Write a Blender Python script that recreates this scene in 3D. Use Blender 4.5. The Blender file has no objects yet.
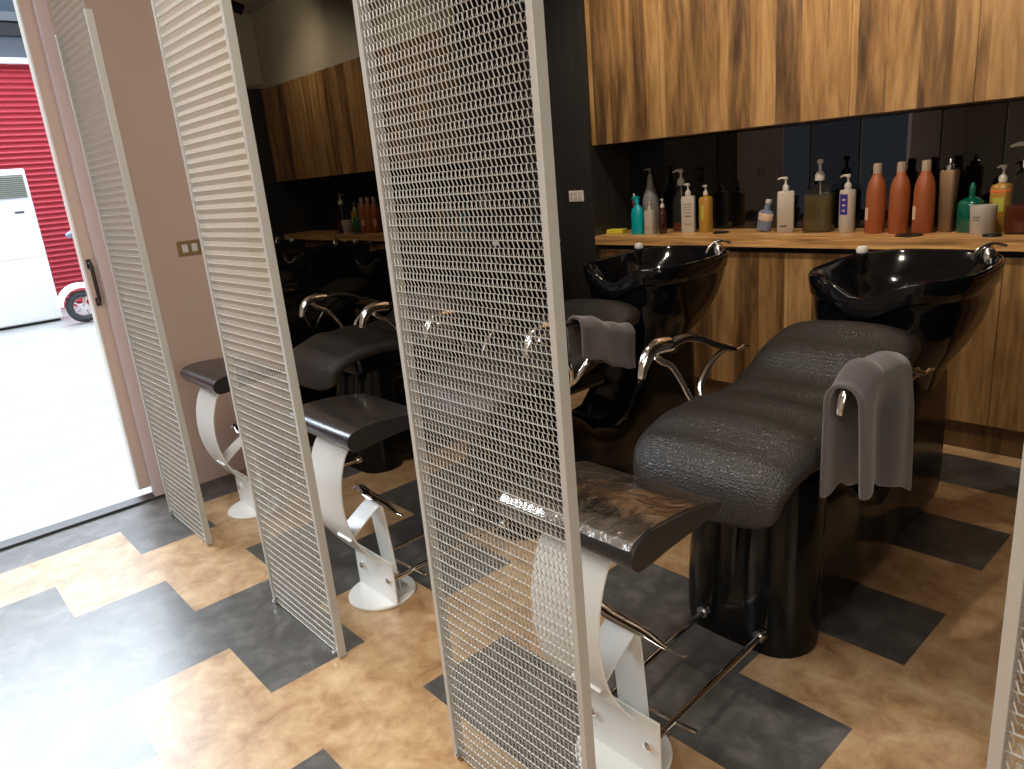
import bpy, math, random
from mathutils import Vector, Matrix, noise
random.seed(7)
scn = bpy.context.scene
COL = scn.collection
PI = math.pi

# ------------------------------------------------------------------ materials
def new_mat(name):
    m = bpy.data.materials.new(name); m.use_nodes = True
    nt = m.node_tree; b = nt.nodes['Principled BSDF']
    return m, nt, b
def pmat(name, col, rough=.5, metal=0, coat=0, spec=.5, trans=0, ior=1.45, emit=None, estr=0, coat_rough=.05, sheen=0, bump=None, alpha=1):
    m, nt, b = new_mat(name)
    b.inputs['Base Color'].default_value = (*col, 1)
    b.inputs['Roughness'].default_value = rough
    b.inputs['Metallic'].default_value = metal
    b.inputs['Coat Weight'].default_value = coat
    b.inputs['Coat Roughness'].default_value = coat_rough
    b.inputs['Specular IOR Level'].default_value = spec
    b.inputs['Transmission Weight'].default_value = trans
    b.inputs['IOR'].default_value = ior
    b.inputs['Sheen Weight'].default_value = sheen
    b.inputs['Alpha'].default_value = alpha
    if emit:
        b.inputs['Emission Color'].default_value = (*emit, 1); b.inputs['Emission Strength'].default_value = estr
    if bump:
        sc, st, dist = bump
        tc = nt.nodes.new('ShaderNodeTexCoord'); n = nt.nodes.new('ShaderNodeTexNoise')
        n.inputs['Scale'].default_value = sc; n.inputs['Detail'].default_value = 4
        nt.links.new(tc.outputs['Object'], n.inputs['Vector'])
        bp = nt.nodes.new('ShaderNodeBump'); bp.inputs['Strength'].default_value = st; bp.inputs['Distance'].default_value = dist
        nt.links.new(n.outputs['Fac'], bp.inputs['Height']); nt.links.new(bp.outputs['Normal'], b.inputs['Normal'])
    return m
def ramp(nt, stops):
    r = nt.nodes.new('ShaderNodeValToRGB'); e = r.color_ramp.elements
    while len(e) > 1: e.remove(e[-1])
    e[0].position = stops[0][0]; e[0].color = (*stops[0][1], 1)
    for p, c in stops[1:]:
        x = e.new(p); x.color = (*c, 1)
    return r
def math_n(nt, op, a, b=None):
    n = nt.nodes.new('ShaderNodeMath'); n.operation = op
    if isinstance(a, (int, float)): n.inputs[0].default_value = a
    else: nt.links.new(a, n.inputs[0])
    if b is not None:
        if isinstance(b, (int, float)): n.inputs[1].default_value = b
        else: nt.links.new(b, n.inputs[1])
    return n.outputs[0]

def wood_mat(name, plank=.125, gain=1.0, horizontal=False, rough=.38):
    m, nt, b = new_mat(name)
    g = nt.nodes.new('ShaderNodeNewGeometry'); sp = nt.nodes.new('ShaderNodeSeparateXYZ')
    nt.links.new(g.outputs['Position'], sp.inputs[0])
    across = sp.outputs['Z'] if horizontal else sp.outputs['X']
    idx = math_n(nt, 'FLOOR', math_n(nt, 'DIVIDE', across, plank))
    wn = nt.nodes.new('ShaderNodeTexWhiteNoise'); wn.noise_dimensions = '1D'
    nt.links.new(idx, wn.inputs['W'])
    mp = nt.nodes.new('ShaderNodeMapping'); nt.links.new(g.outputs['Position'], mp.inputs['Vector'])
    mp.inputs['Scale'].default_value = (1.1, 20, 26) if horizontal else (8.5, 8.5, .95)
    ofs = nt.nodes.new('ShaderNodeCombineXYZ')
    nt.links.new(math_n(nt, 'MULTIPLY', wn.outputs['Value'], 37.0), ofs.inputs[0 if horizontal else 2])
    nt.links.new(ofs.outputs[0], mp.inputs['Location'])
    n1 = nt.nodes.new('ShaderNodeTexNoise'); n1.inputs['Scale'].default_value = 1.0; n1.inputs['Detail'].default_value = 6
    n1.inputs['Distortion'].default_value = 1.5; n1.inputs['Roughness'].default_value = .6
    nt.links.new(mp.outputs[0], n1.inputs['Vector'])
    n2 = nt.nodes.new('ShaderNodeTexNoise'); n2.inputs['Scale'].default_value = 6.0; n2.inputs['Detail'].default_value = 4
    nt.links.new(mp.outputs[0], n2.inputs['Vector'])
    v = math_n(nt, 'ADD', math_n(nt, 'MULTIPLY', n1.outputs['Fac'], .72), math_n(nt, 'MULTIPLY', n2.outputs['Fac'], .28))
    v = math_n(nt, 'ADD', v, math_n(nt, 'MULTIPLY', math_n(nt, 'SUBTRACT', wn.outputs['Value'], .5), .17))
    k = gain
    r = ramp(nt, [(.28, (.07*k, .034*k, .012*k)), (.40, (.17*k, .088*k, .032*k)), (.50, (.30*k, .158*k, .056*k)), (.62, (.44*k, .255*k, .098*k)), (.78, (.55*k, .35*k, .15*k))])
    nt.links.new(v, r.inputs[0]); nt.links.new(r.outputs[0], b.inputs['Base Color'])
    b.inputs['Roughness'].default_value = rough
    bp = nt.nodes.new('ShaderNodeBump'); bp.inputs['Strength'].default_value = .08; bp.inputs['Distance'].default_value = .002
    nt.links.new(n2.outputs['Fac'], bp.inputs['Height']); nt.links.new(bp.outputs[0], b.inputs['Normal'])
    return m

def tile_mat(name, stops, rough, sc=7):
    m, nt, b = new_mat(name)
    g = nt.nodes.new('ShaderNodeNewGeometry')
    n = nt.nodes.new('ShaderNodeTexNoise'); n.inputs['Scale'].default_value = sc; n.inputs['Detail'].default_value = 9
    n.inputs['Roughness'].default_value = .68; n.inputs['Distortion'].default_value = .35
    nt.links.new(g.outputs['Position'], n.inputs['Vector'])
    r = ramp(nt, stops); nt.links.new(n.outputs['Fac'], r.inputs[0]); nt.links.new(r.outputs[0], b.inputs['Base Color'])
    b.inputs['Roughness'].default_value = rough
    b.inputs['Specular IOR Level'].default_value = .5
    n2 = nt.nodes.new('ShaderNodeTexNoise'); n2.inputs['Scale'].default_value = 28; n2.inputs['Detail'].default_value = 5
    nt.links.new(g.outputs['Position'], n2.inputs['Vector'])
    bp = nt.nodes.new('ShaderNodeBump'); bp.inputs['Strength'].default_value = .15; bp.inputs['Distance'].default_value = .003
    nt.links.new(n2.outputs['Fac'], bp.inputs['Height']); nt.links.new(bp.outputs[0], b.inputs['Normal'])
    return m

def croc_mat(name, col, rough):
    m, nt, b = new_mat(name)
    b.inputs['Base Color'].default_value = (*col, 1); b.inputs['Roughness'].default_value = rough
    b.inputs['Specular IOR Level'].default_value = .6
    tc = nt.nodes.new('ShaderNodeTexCoord'); mp = nt.nodes.new('ShaderNodeMapping')
    nt.links.new(tc.outputs['Object'], mp.inputs['Vector']); mp.inputs['Scale'].default_value = (95, 150, 105)
    v = nt.nodes.new('ShaderNodeTexVoronoi'); v.feature = 'DISTANCE_TO_EDGE'; v.inputs['Scale'].default_value = 1.0; v.inputs['Randomness'].default_value = .55
    nt.links.new(mp.outputs[0], v.inputs['Vector'])
    cl = math_n(nt, 'MINIMUM', v.outputs['Distance'], .28)
    bp = nt.nodes.new('ShaderNodeBump'); bp.inputs['Strength'].default_value = .75; bp.inputs['Distance'].default_value = .0045
    nt.links.new(cl, bp.inputs['Height']); nt.links.new(bp.outputs[0], b.inputs['Normal'])
    return m

def stripes_mat(name, c1, c2, axis, period, rough, noise_amt=.3):
    m, nt, b = new_mat(name)
    g = nt.nodes.new('ShaderNodeNewGeometry'); mp = nt.nodes.new('ShaderNodeMapping')
    nt.links.new(g.outputs['Position'], mp.inputs['Vector'])
    s = [1.2, 1.2, 1.2]; s[axis] = 1 / period; mp.inputs['Scale'].default_value = s
    n = nt.nodes.new('ShaderNodeTexNoise'); n.inputs['Scale'].default_value = 1; n.inputs['Detail'].default_value = 3
    nt.links.new(mp.outputs[0], n.inputs['Vector'])
    r = ramp(nt, [(.4, c1), (.6, c2)]); nt.links.new(n.outputs['Fac'], r.inputs[0]); nt.links.new(r.outputs[0], b.inputs['Base Color'])
    b.inputs['Roughness'].default_value = rough
    return m

M = {}
M['wood'] = wood_mat('walnut_veneer')
M['wood_low'] = wood_mat('walnut_veneer_low', plank=.14, gain=.9)
M['counter'] = wood_mat('counter_wood', plank=5, gain=1.7, horizontal=True, rough=.3)
M['dark_tile'] = tile_mat('dark_slate_vinyl', [(.3, (.045, .043, .040)), (.5, (.085, .082, .076)), (.7, (.16, .155, .145))], .30, 9)
M['light_tile'] = tile_mat('tan_slate_vinyl', [(.28, (.22, .115, .05)), (.40, (.36, .210, .100)), (.52, (.46, .295, .155)), (.66, (.56, .39, .225)), (.8,(.62,.47,.30))], .33, 10)
M['croc'] = croc_mat('croc_leather', (.021, .019, .018), .40)
M['leather'] = pmat('charcoal_vinyl', (.020, .019, .019), .30, coat=.25, coat_rough=.12, bump=(14, .12, .02))
M['gloss_black'] = pmat('gloss_black_shell', (.004, .004, .004), .14, spec=.28)
M['basin_black'] = pmat('gloss_black_ceramic', (.004, .004, .005), .09, spec=.4)
M['pad_black'] = pmat('arm_black', (.008, .008, .008), .2, coat=.4)
M['chrome'] = pmat('chrome', (.82, .80, .78), .09, metal=1)
M['white_steel'] = pmat('white_painted_steel', (.78, .78, .74), .3, coat=.2)
M['frame'] = pmat('grey_painted_frame', (.46, .45, .42), .42, metal=.25)
M['wire'] = pmat('woven_steel', (.37, .36, .335), .48, metal=.4)
M['mauve'] = pmat('mauve_wall', (.60, .455, .40), .62, bump=(90, .05, .002))
M['mauve_door'] = pmat('mauve_door', (.52, .40, .36), .5)
M['mauve_jamb'] = pmat('jamb', (.56, .46, .47), .5)
M['cream_trim'] = pmat('cream_trim', (.55, .42, .27), .5)
M['black_lam'] = stripes_mat('black_oak_laminate', (.018, .016, .015), (.030, .027, .025), 0, .006, .38)
M['side_lam'] = stripes_mat('black_side_laminate', (.020, .018, .016), (.034, .030, .027), 1, .006, .4)
M['beige'] = pmat('beige_wall', (.50, .44, .35), .8)
M['ceil'] = pmat('ceiling_paint', (.42, .40, .36), .9)
M['black_metal'] = pmat('black_metal', (.01, .01, .01), .4)
M['dark_bronze'] = pmat('dark_bronze', (.05, .04, .035), .35, metal=.6)
M['towel'] = pmat('grey_towel', (.092, .074, .073), .95, sheen=.5, bump=(420, .6, .002))
M['white_plastic'] = pmat('white_plastic', (.72, .70, .66), .35)
M['pump_white'] = pmat('pump_white', (.55, .50, .44), .35)
M['cream_plastic'] = pmat('cream_plastic', (.60, .54, .47), .35)
M['switch_gold'] = pmat('brass_plate', (.50, .36, .18), .3, metal=.7)
M['track'] = pmat('door_track', (.05, .05, .05), .4, metal=.4)
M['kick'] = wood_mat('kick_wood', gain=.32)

# black tinted mirror glass : dark pane whose reflection is strong
def black_mirror(name, tint, dark=(.002, .002, .002)):
    m, nt, b = new_mat(name)
    out = nt.nodes['Material Output']
    gl = nt.nodes.new('ShaderNodeBsdfGlossy'); gl.inputs['Roughness'].default_value = .01
    gl.inputs['Color'].default_value = (*tint, 1)
    df = nt.nodes.new('ShaderNodeBsdfDiffuse'); df.inputs['Color'].default_value = (*dark, 1)
    ad = nt.nodes.new('ShaderNodeAddShader')
    nt.links.new(gl.outputs[0], ad.inputs[0]); nt.links.new(df.outputs[0], ad.inputs[1]); nt.links.new(ad.outputs[0], out.inputs['Surface'])
    return m
M['wall_glass'] = black_mirror('black_wall_mirror', (.135, .13, .115))
M['niche_glass'] = black_mirror('black_niche_glass', (.07, .07, .07), (.004, .004, .004))

def liquid_glass(name, col, rough=.08, spec=.5, alpha=.6):
    m, nt, b = new_mat(name)
    b.inputs['Base Color'].default_value = (*col, 1); b.inputs['Roughness'].default_value = rough
    b.inputs['Alpha'].default_value = alpha; b.inputs['Specular IOR Level'].default_value = spec
    return m
M['clear_bottle'] = liquid_glass('clear_plastic', (.06, .055, .045), .08, .7, .22)
M['film'] = None

# ------------------------------------------------------------------ mesh tools
class MB:
    def __init__(s): s.v = []; s.f = []; s.m = []
    def add(s, vs, fs, mi=0):
        o = len(s.v); s.v += [tuple(v) for v in vs]
        s.f += [tuple(i + o for i in f) for f in fs]; s.m += [mi] * len(fs)
    def box(s, x0, x1, y0, y1, z0, z1, mi=0):
        s.add([(x0, y0, z0), (x1, y0, z0), (x1, y1, z0), (x0, y1, z0), (x0, y0, z1), (x1, y0, z1), (x1, y1, z1), (x0, y1, z1)],
              [(0, 3, 2, 1), (4, 5, 6, 7), (0, 1, 5, 4), (1, 2, 6, 5), (2, 3, 7, 6), (3, 0, 4, 7)], mi)
    def rings(s, rings, cap0=True, cap1=True, mi=0, closed=True):
        n = len(rings[0]); vs = [p for r in rings for p in r]; fs = []
        for k in range(len(rings) - 1):
            for i in range(n if closed else n - 1):
                j = (i + 1) % n
                fs.append((k * n + i, k * n + j, (k + 1) * n + j, (k + 1) * n + i))
        if cap0: fs.append(tuple(reversed(range(n))))
        if cap1: fs.append(tuple(range((len(rings) - 1) * n, len(rings) * n)))
        s.add(vs, fs, mi)
    def tube(s, pts, r, n=12, mi=0, flat=None, cap=True):
        pts = [Vector(p) for p in pts]
        if isinstance(r, (int, float)): r = [r] * len(pts)
        rings = []; up = None
        for i, p in enumerate(pts):
            t = (pts[min(i + 1, len(pts) - 1)] - pts[max(i - 1, 0)]).normalized()
            if up is None:
                up = Vector((0, 0, 1)) if abs(t.z) < .9 else Vector((1, 0, 0))
            a = t.cross(up).normalized(); b = a.cross(t).normalized(); up = b
            fl = flat[i] if isinstance(flat, (list, tuple)) else (flat or 1)
            rings.append([p + a * (math.cos(2 * PI * k / n) * r[i]) + b * (math.sin(2 * PI * k / n) * r[i] * fl) for k in range(n)])
        s.rings(rings, cap, cap, mi)
    def lathe(s, prof, cx=0, cy=0, n=24, mi=0, sx=1, sy=1, power=2):
        rings = []
        for r, z in prof:
            ring = []
            for k in range(n):
                a = 2 * PI * k / n; c, d = math.cos(a), math.sin(a)
                if power != 2:
                    c = math.copysign(abs(c) ** (2 / power), c); d = math.copysign(abs(d) ** (2 / power), d)
                ring.append((cx + r * sx * c, cy + r * sy * d, z))
            rings.append(ring)
        s.rings(rings, True, True, mi)
    def prism_x(s, prof, x0, x1, mi=0):
        n = len(prof)
        s.rings([[(x0, y, z) for y, z in prof], [(x1, y, z) for y, z in prof]], True, True, mi)
    def build(s, name, mats, parent=None, smooth=False, bevel=0, seg=2, sub=0, angle=40):
        me = bpy.data.meshes.new(name); me.from_pydata(s.v, [], s.f)
        if not isinstance(mats, (list, tuple)): mats = [mats]
        for m in mats: me.materials.append(m)
        me.polygons.foreach_set('material_index', s.m)
        if smooth: me.polygons.foreach_set('use_smooth', [True] * len(s.f))
        me.update()
        import bmesh
        if len(s.f) < 30000:
            bm = bmesh.new(); bm.from_mesh(me); bmesh.ops.recalc_face_normals(bm, faces=bm.faces); bm.to_mesh(me); bm.free()
        if smooth: me.set_sharp_from_angle(angle=math.radians(angle))
        o = bpy.data.objects.new(name, me); COL.objects.link(o)
        if parent: o.parent = parent
        if bevel:
            b = o.modifiers.new('bevel', 'BEVEL'); b.width = bevel; b.segments = seg; b.limit_method = 'ANGLE'; b.angle_limit = math.radians(35)
        if sub:
            b = o.modifiers.new('subsurf', 'SUBSURF'); b.levels = sub; b.render_levels = sub
        return o
def tag(o, label, cat, group=None):
    o['label'] = label; o['category'] = cat
    if group: o['group'] = group
    return o
def struct(o): o['kind'] = 'structure'; return o
def empty(name, loc, label, cat, group=None):
    o = bpy.data.objects.new(name, None); COL.objects.link(o); o.location = loc; o.empty_display_size = .1
    return tag(o, label, cat, group)
def boxobj(name, mat, b, parent=None, bevel=0):
    m = MB(); m.box(*b); return m.build(name, mat, parent, bevel=bevel)
def spline(pts, n=8):
    P = [Vector(p) for p in pts]; out = []
    for i in range(len(P) - 1):
        p0 = P[max(i - 1, 0)]; p1 = P[i]; p2 = P[i + 1]; p3 = P[min(i + 2, len(P) - 1)]
        for k in range(n):
            t = k / n
            out.append(.5 * ((2 * p1) + (p2 - p0) * t + (2 * p0 - 5 * p1 + 4 * p2 - p3) * t * t + (3 * p1 - p0 - 3 * p2 + p3) * t ** 3))
    out.append(P[-1]); return out
def lerp_table(tab, x):
    if x <= tab[0][0]: return tab[0][1]
    for (a, va), (b, vb) in zip(tab, tab[1:]):
        if x <= b:
            t = (x - a) / (b - a); t = t * t * (3 - 2 * t); return va + (vb - va) * t
    return tab[-1][1]

# ------------------------------------------------------------------ the room
XL = -3.6          # left wall plane
YC = 3.40          # cabinet fronts
YN = 3.75          # back of the niche
XP = -3.033        # right side of the dark pier
XR = .10           # right partition
ZC = 3.0           # ceiling
ZK = .925          # counter top

# floor : one sheet of square vinyl tiles, two tones
DARK = {(4,-1),(5,-1),(6,-1),(7,-1),(5,0),(6,0),(9,0),(2,0),(8,1),(5,1),(4,1),(9,1),(1,2),(2,2),(5,2),(6,2),(9,2),(1,3),(0,3),(4,3),(5,3),(5,4),
        (6,4),(6,5),(2,4),(1,4),(0,5),(0,7),(0,9),(1,9),(3,6),(4,7),(8,4),(9,5),(3,-2),(4,-2),(2,-2),(8,-2),(9,-1),(0,0),(0,-1),(-1,-2),(5,7),(2,7),
        (7,7),(6,9),(3,9),(9,8),(-3,1),(-2,3),(-3,6),(1,-4),(0,-5),(5,-4),(6,-4),(8,-5)}
fl = MB(); T = .305; TY = .3065
for i in range(-12, 10):
    for j in range(-14, 12):
        x1 = -.605 - T * i; x0 = x1 - T; y0 = .268 + TY * j; y1 = y0 + TY
        x0 = max(x0, XL - .0); y1 = min(y1, 3.75)
        if x1 <= x0 or y1 <= y0: continue
        d = (i, j) in DARK or (j < -3 and (i * 7 + j * 13) % 5 < 2)
        fl.add([(x0, y0, 0), (x1, y0, 0), (x1, y1, 0), (x0, y1, 0)], [(0, 1, 2, 3)], 0 if d else 1)
fl.box(XL, -.605 + 12 * T, .268 - 14 * TY, 3.75, -.06, -.001, 0)
struct(fl.build('floor', [M['dark_tile'], M['light_tile']]))
XE = -.605 + 12 * T; YB = .268 - 14 * TY

struct(boxobj('ceiling', M['ceil'], (XL - .1, XE, YB, YN + .1, ZC, ZC + .08)))
# left wall : mauve part, header above the door
w = MB()
w.box(XL - .04, XL, .845, 1.48, 0, ZC)
w.box(XL - .04, XL, YB, .845, 2.45, ZC)
w.box(XL - .04, XL, YB, -2.2, 0, 2.45)
struct(w.build('wall_left', M['mauve']))
struct(boxobj('trim_1', M['mauve_jamb'], (XL - .045, XL + .004, .80, .845, 0.012, 2.45)))
struct(boxobj('trim_2', M['cream_trim'], (XL - .02, XL + .006, 1.48, 1.60, 0, ZC)))
struct(boxobj('wall_left_backing', M['black_lam'], (XL - .10, XL - .02, 1.60, YN + .1, 0, ZC)))
mg = boxobj('wall_mirror', M['wall_glass'], (XL - .02, XL, 1.60, YC - .02, .0, ZC - .02))
tag(mg, 'large black tinted mirror glass on left wall beside the wash chairs', 'mirror')
# back wall
bw = MB()
bw.box(XL, XR + .5, YN + .005, YN + .1, 0, ZC)
struct(bw.build('wall_back', M['black_lam']))
struct(boxobj('wall_back_upper', M['beige'], (XP, XR + .35, YC + .03, YN, 2.325, ZC)))
# pier
struct(boxobj('wall_pier', M['black_lam'], (XL, XP - .004, YC - .02, YN, 0, ZC)))
struct(boxobj('wall_pier_side', M['side_lam'], (XP - .004, XP, YC - .02, YN, 0, ZC)))
# right partition, dark boards
r = MB()
r.box(XR, XR + .08, 1.35, YN, 0, 2.33)
struct(r.build('wall_right', M['side_lam']))
struct(boxobj('trim_3', M['switch_gold'], (XR - .004, XR + .084, 1.35, YC - .02, 2.33, 2.37)))
struct(boxobj('wall_right_upper', M['beige'], (XR, XR + .08, 1.35, YN, 2.37, ZC)))
# rest of the salon behind the camera
struct(boxobj('wall_far_right', M['beige'], (XE, XE + .1, YB, 3.75, 0, ZC)))
struct(boxobj('wall_front', M['beige'], (XL, XE, YB - .1, YB, 0, ZC)))
struct(boxobj('wall_far_back', M['beige'], (XR + .5, XE, YN, YN + .1, 0, ZC)))

# door track / threshold
struct(boxobj('threshold', M['track'], (XL - .075, XL + .008, -2.2, .86, 0.0, .012)))
# sliding door leaf
door = MB(); door.box(XL - .115, XL - .065, .757, 1.62, .045, 2.44)
dl = struct(door.build('door_1', M['mauve_door'], bevel=.002))
e = MB(); e.box(XL - .118, XL - .062, .750, .757, .045, 2.44)
e.build('edge_strip', M['white_plastic'], dl)
h = MB()
h.tube(spline([(XL - .064, .776, 1.125), (XL - .035, .776, 1.118), (XL - .03, .776, 1.08), (XL - .03, .776, .99), (XL - .035, .776, .957), (XL - .064, .776, .95)], 5), .008, 10)
h.box(XL - .066, XL - .060, .766, .786, 1.10, 1.14); h.box(XL - .066, XL - .060, .766, .786, .935, .97)
h.build('door_handle', M['dark_bronze'], dl, smooth=True)

# ------------------------------------------------------------------ cabinets
seams_up = [XP, -2.533, -2.033, -1.529, -1.043, -.54, XR - .002]
descr = ['at far left beside the dark pier', 'second from the pier', 'third from the pier', 'above the orange bottles', 'above the white tub', 'nearest the right wall']
for a, b, ds in zip(seams_up, seams_up[1:], descr):
    t = empty('wall_cabinet', ((a + b) / 2, YC, 1.447), 'upper walnut veneer wall cabinet ' + ds, 'cabinet', 'walnut wall cabinets above the niche')
    hw = (b - a) / 2
    boxobj('carcass', M['wood_low'], (-hw + .001, hw - .001, .02, YN - YC - .002, .002, .865), t)
    boxobj('door', M['wood'], (-hw + .0008, hw - .0008, 0, .0185, 0, .868), t, bevel=.0008)
seams_lo = [XP, -2.66, -2.252, -1.80, -1.35, -.889, -.40, XR - .002]
dlo = ['at far left beside the dark pier', 'behind the middle chair basin', 'right of the middle chair basin', 'behind the nearest chair headrest', 'behind the nearest basin', 'right of the nearest basin', 'beside the right wall']
for a, b, ds in zip(seams_lo, seams_lo[1:], dlo):
    t = empty('base_cabinet', ((a + b) / 2, YC + .01, .0), 'low walnut veneer cabinet under the counter ' + ds, 'cabinet', 'walnut base cabinets under the counter')
    hw = (b - a) / 2
    boxobj('carcass', M['black_metal'], (-hw + .001, hw - .001, .025, YN - YC - .012, .13, .868), t)
    boxobj('door', M['wood_low'], (-hw + .0012, hw - .0012, 0, .0185, .128, .842), t, bevel=.0008)
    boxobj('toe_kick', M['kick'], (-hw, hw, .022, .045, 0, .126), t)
ct = boxobj('countertop', M['counter'], (XP, XR - .002, YC - .02, YN, .872, ZK), bevel=.002)
tag(ct, 'long honey brown wooden counter shelf holding the shampoo bottles', 'counter')
ng = boxobj('niche_back_glass', M['niche_glass'], (XP, XR - .002, YN - .008, YN, ZK, 1.449))
tag(ng, 'glossy black glass panel behind the row of shampoo bottles', 'glass panel')

# light switch on the pier
sw = empty('light_switch', (-3.160, YC - .02, 1.165), 'small white light switch plate on dark pier', 'switch')
m = MB(); m.box(-.059, .059, -.008, 0, -.033, .033); m.build('plate', M['white_plastic'], sw, bevel=.003)
for kx in (-.034, 0, .034):
    for kz in (-.013, .013):
        boxobj('key', M['cream_plastic'], (kx - .014, kx + .014, -.011, -.008, kz - .011, kz + .011), sw, bevel=.001)
sw = empty('wall_socket', (XL, 1.192, 1.136), 'brass wall plate with two white switches on mauve wall', 'switch')
m = MB(); m.box(0, .007, -.056, .056, -.034, .034); m.build('plate', M['switch_gold'], sw, bevel=.002)
for ky in (-.022, .022): boxobj('key', M['white_plastic'], (.007, .011, ky - .013, ky + .013, -.018, .018), sw, bevel=.001)

# ------------------------------------------------------------------ woven mesh screens
PW = .455; ZT = 1.985
def mesh_infill():
    m = MB(); W = PW - .024; x0 = -W / 2; nc = 37; px = W / nc; pz = .0128; z0 = .014
    nr = int((ZC - .01 - z0) / pz)
    r = .00122
    def wire(a, b, r=r, ry=None):
        ax, ay, az = a; bx, by, bz = b; q = r
        m.add([(ax - q, ay, az), (ax + q, ay, az), (ax, ay - q * 1.3, az), (bx - q, by, bz), (bx + q, by, bz), (bx, by - q * 1.3, bz)],
              [(0, 2, 5, 3), (2, 1, 4, 5), (1, 0, 3, 4)])
    dp = .0024
    for k in range(nr + 1):
        z = z0 + k * pz; y = -dp if k % 2 == 0 else 0
        q = .00115 if k % 2 == 0 else .0006
        m.add([(x0, y - q, z), (x0, y + q, z - q), (x0, y + q, z + q), (-x0, y - q, z), (-x0, y + q, z - q), (-x0, y + q, z + q)],
              [(0, 1, 4, 3), (1, 2, 5, 4), (2, 0, 3, 5)])
    for k in range(nr):
        z = z0 + k * pz; ya = -dp if k % 2 == 0 else 0; yb = -dp if k % 2 else 0
        for c in range(nc):
            xb = x0 + (c + .75) * px; xt = xb - (.46 if k % 2 == 0 else .26) * px
            if k % 2 == 0:     # lower half of a rib: wires come forward at the bottom
                wire((xb, ya, z), (xt, yb, z + pz))
                wire((xb, ya + .003, z), (xb + .26 * px, yb + .006, z + pz), r * .5)
            else:
                wire((xb, ya, z), (xt, yb, z + pz), r * 1.05)
    return m
infill_data = None
def screen(xc, label):
    global infill_data
    t = empty('mesh_screen', (xc, .79, 0), label, 'screen', 'woven metal mesh screens')
    if infill_data is None:
        o = mesh_infill().build('mesh_infill', M['wire'], t); infill_data = o.data
    else:
        o = bpy.data.objects.new('mesh_infill', infill_data); COL.objects.link(o); o.parent = t
    for s in (-1, 1):
        xa = s * PW / 2; xb = s * (PW / 2 - .013)
        boxobj('side_post', M['frame'], (min(xa, xb), max(xa, xb), -.007, .017, .004, ZT), t, bevel=.001)
    m = MB(); m.box(-PW / 2 + .013, PW / 2 - .013, .002, .006, .006, .014); m.build('bottom_rail', M['frame'], t)
    for s in (-1, 1):
        m = MB(); m.tube([(s * (PW / 2 - .02), -.016, .022), (s * (PW / 2 - .02), .004, .022)], .0055, 10); m.build('fixing_bolt', M['chrome'], t, smooth=True)
    m = MB(); m.box(-PW / 2, PW / 2, -.01, .02, ZC - .02, ZC - .001); m.build('ceiling_rail', M['frame'], t)
screen(-3.115, 'woven metal mesh screen panel beside the sliding door, leftmost of the screens')
screen(-2.035, 'woven metal mesh screen panel second from the left, beside the middle chair footrest')
screen(-1.0225, 'woven metal mesh screen panel standing tallest in the centre of the photo')
screen(.0545, 'woven metal mesh screen panel cut off at right edge of the photo')

# ------------------------------------------------------------------ shampoo chairs
def superring(cx, cy, rx, ry, n, p, zf):
    out = []
    for k in range(n):
        a = 2 * PI * k / n - PI / 2
        c, s = math.cos(a), math.sin(a)
        x = math.copysign(abs(c) ** (2 / p), c) * rx; y = math.copysign(abs(s) ** (2 / p), s) * ry
        out.append((cx + x, cy + y, zf(x / rx, y / ry)))
    return out

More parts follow.
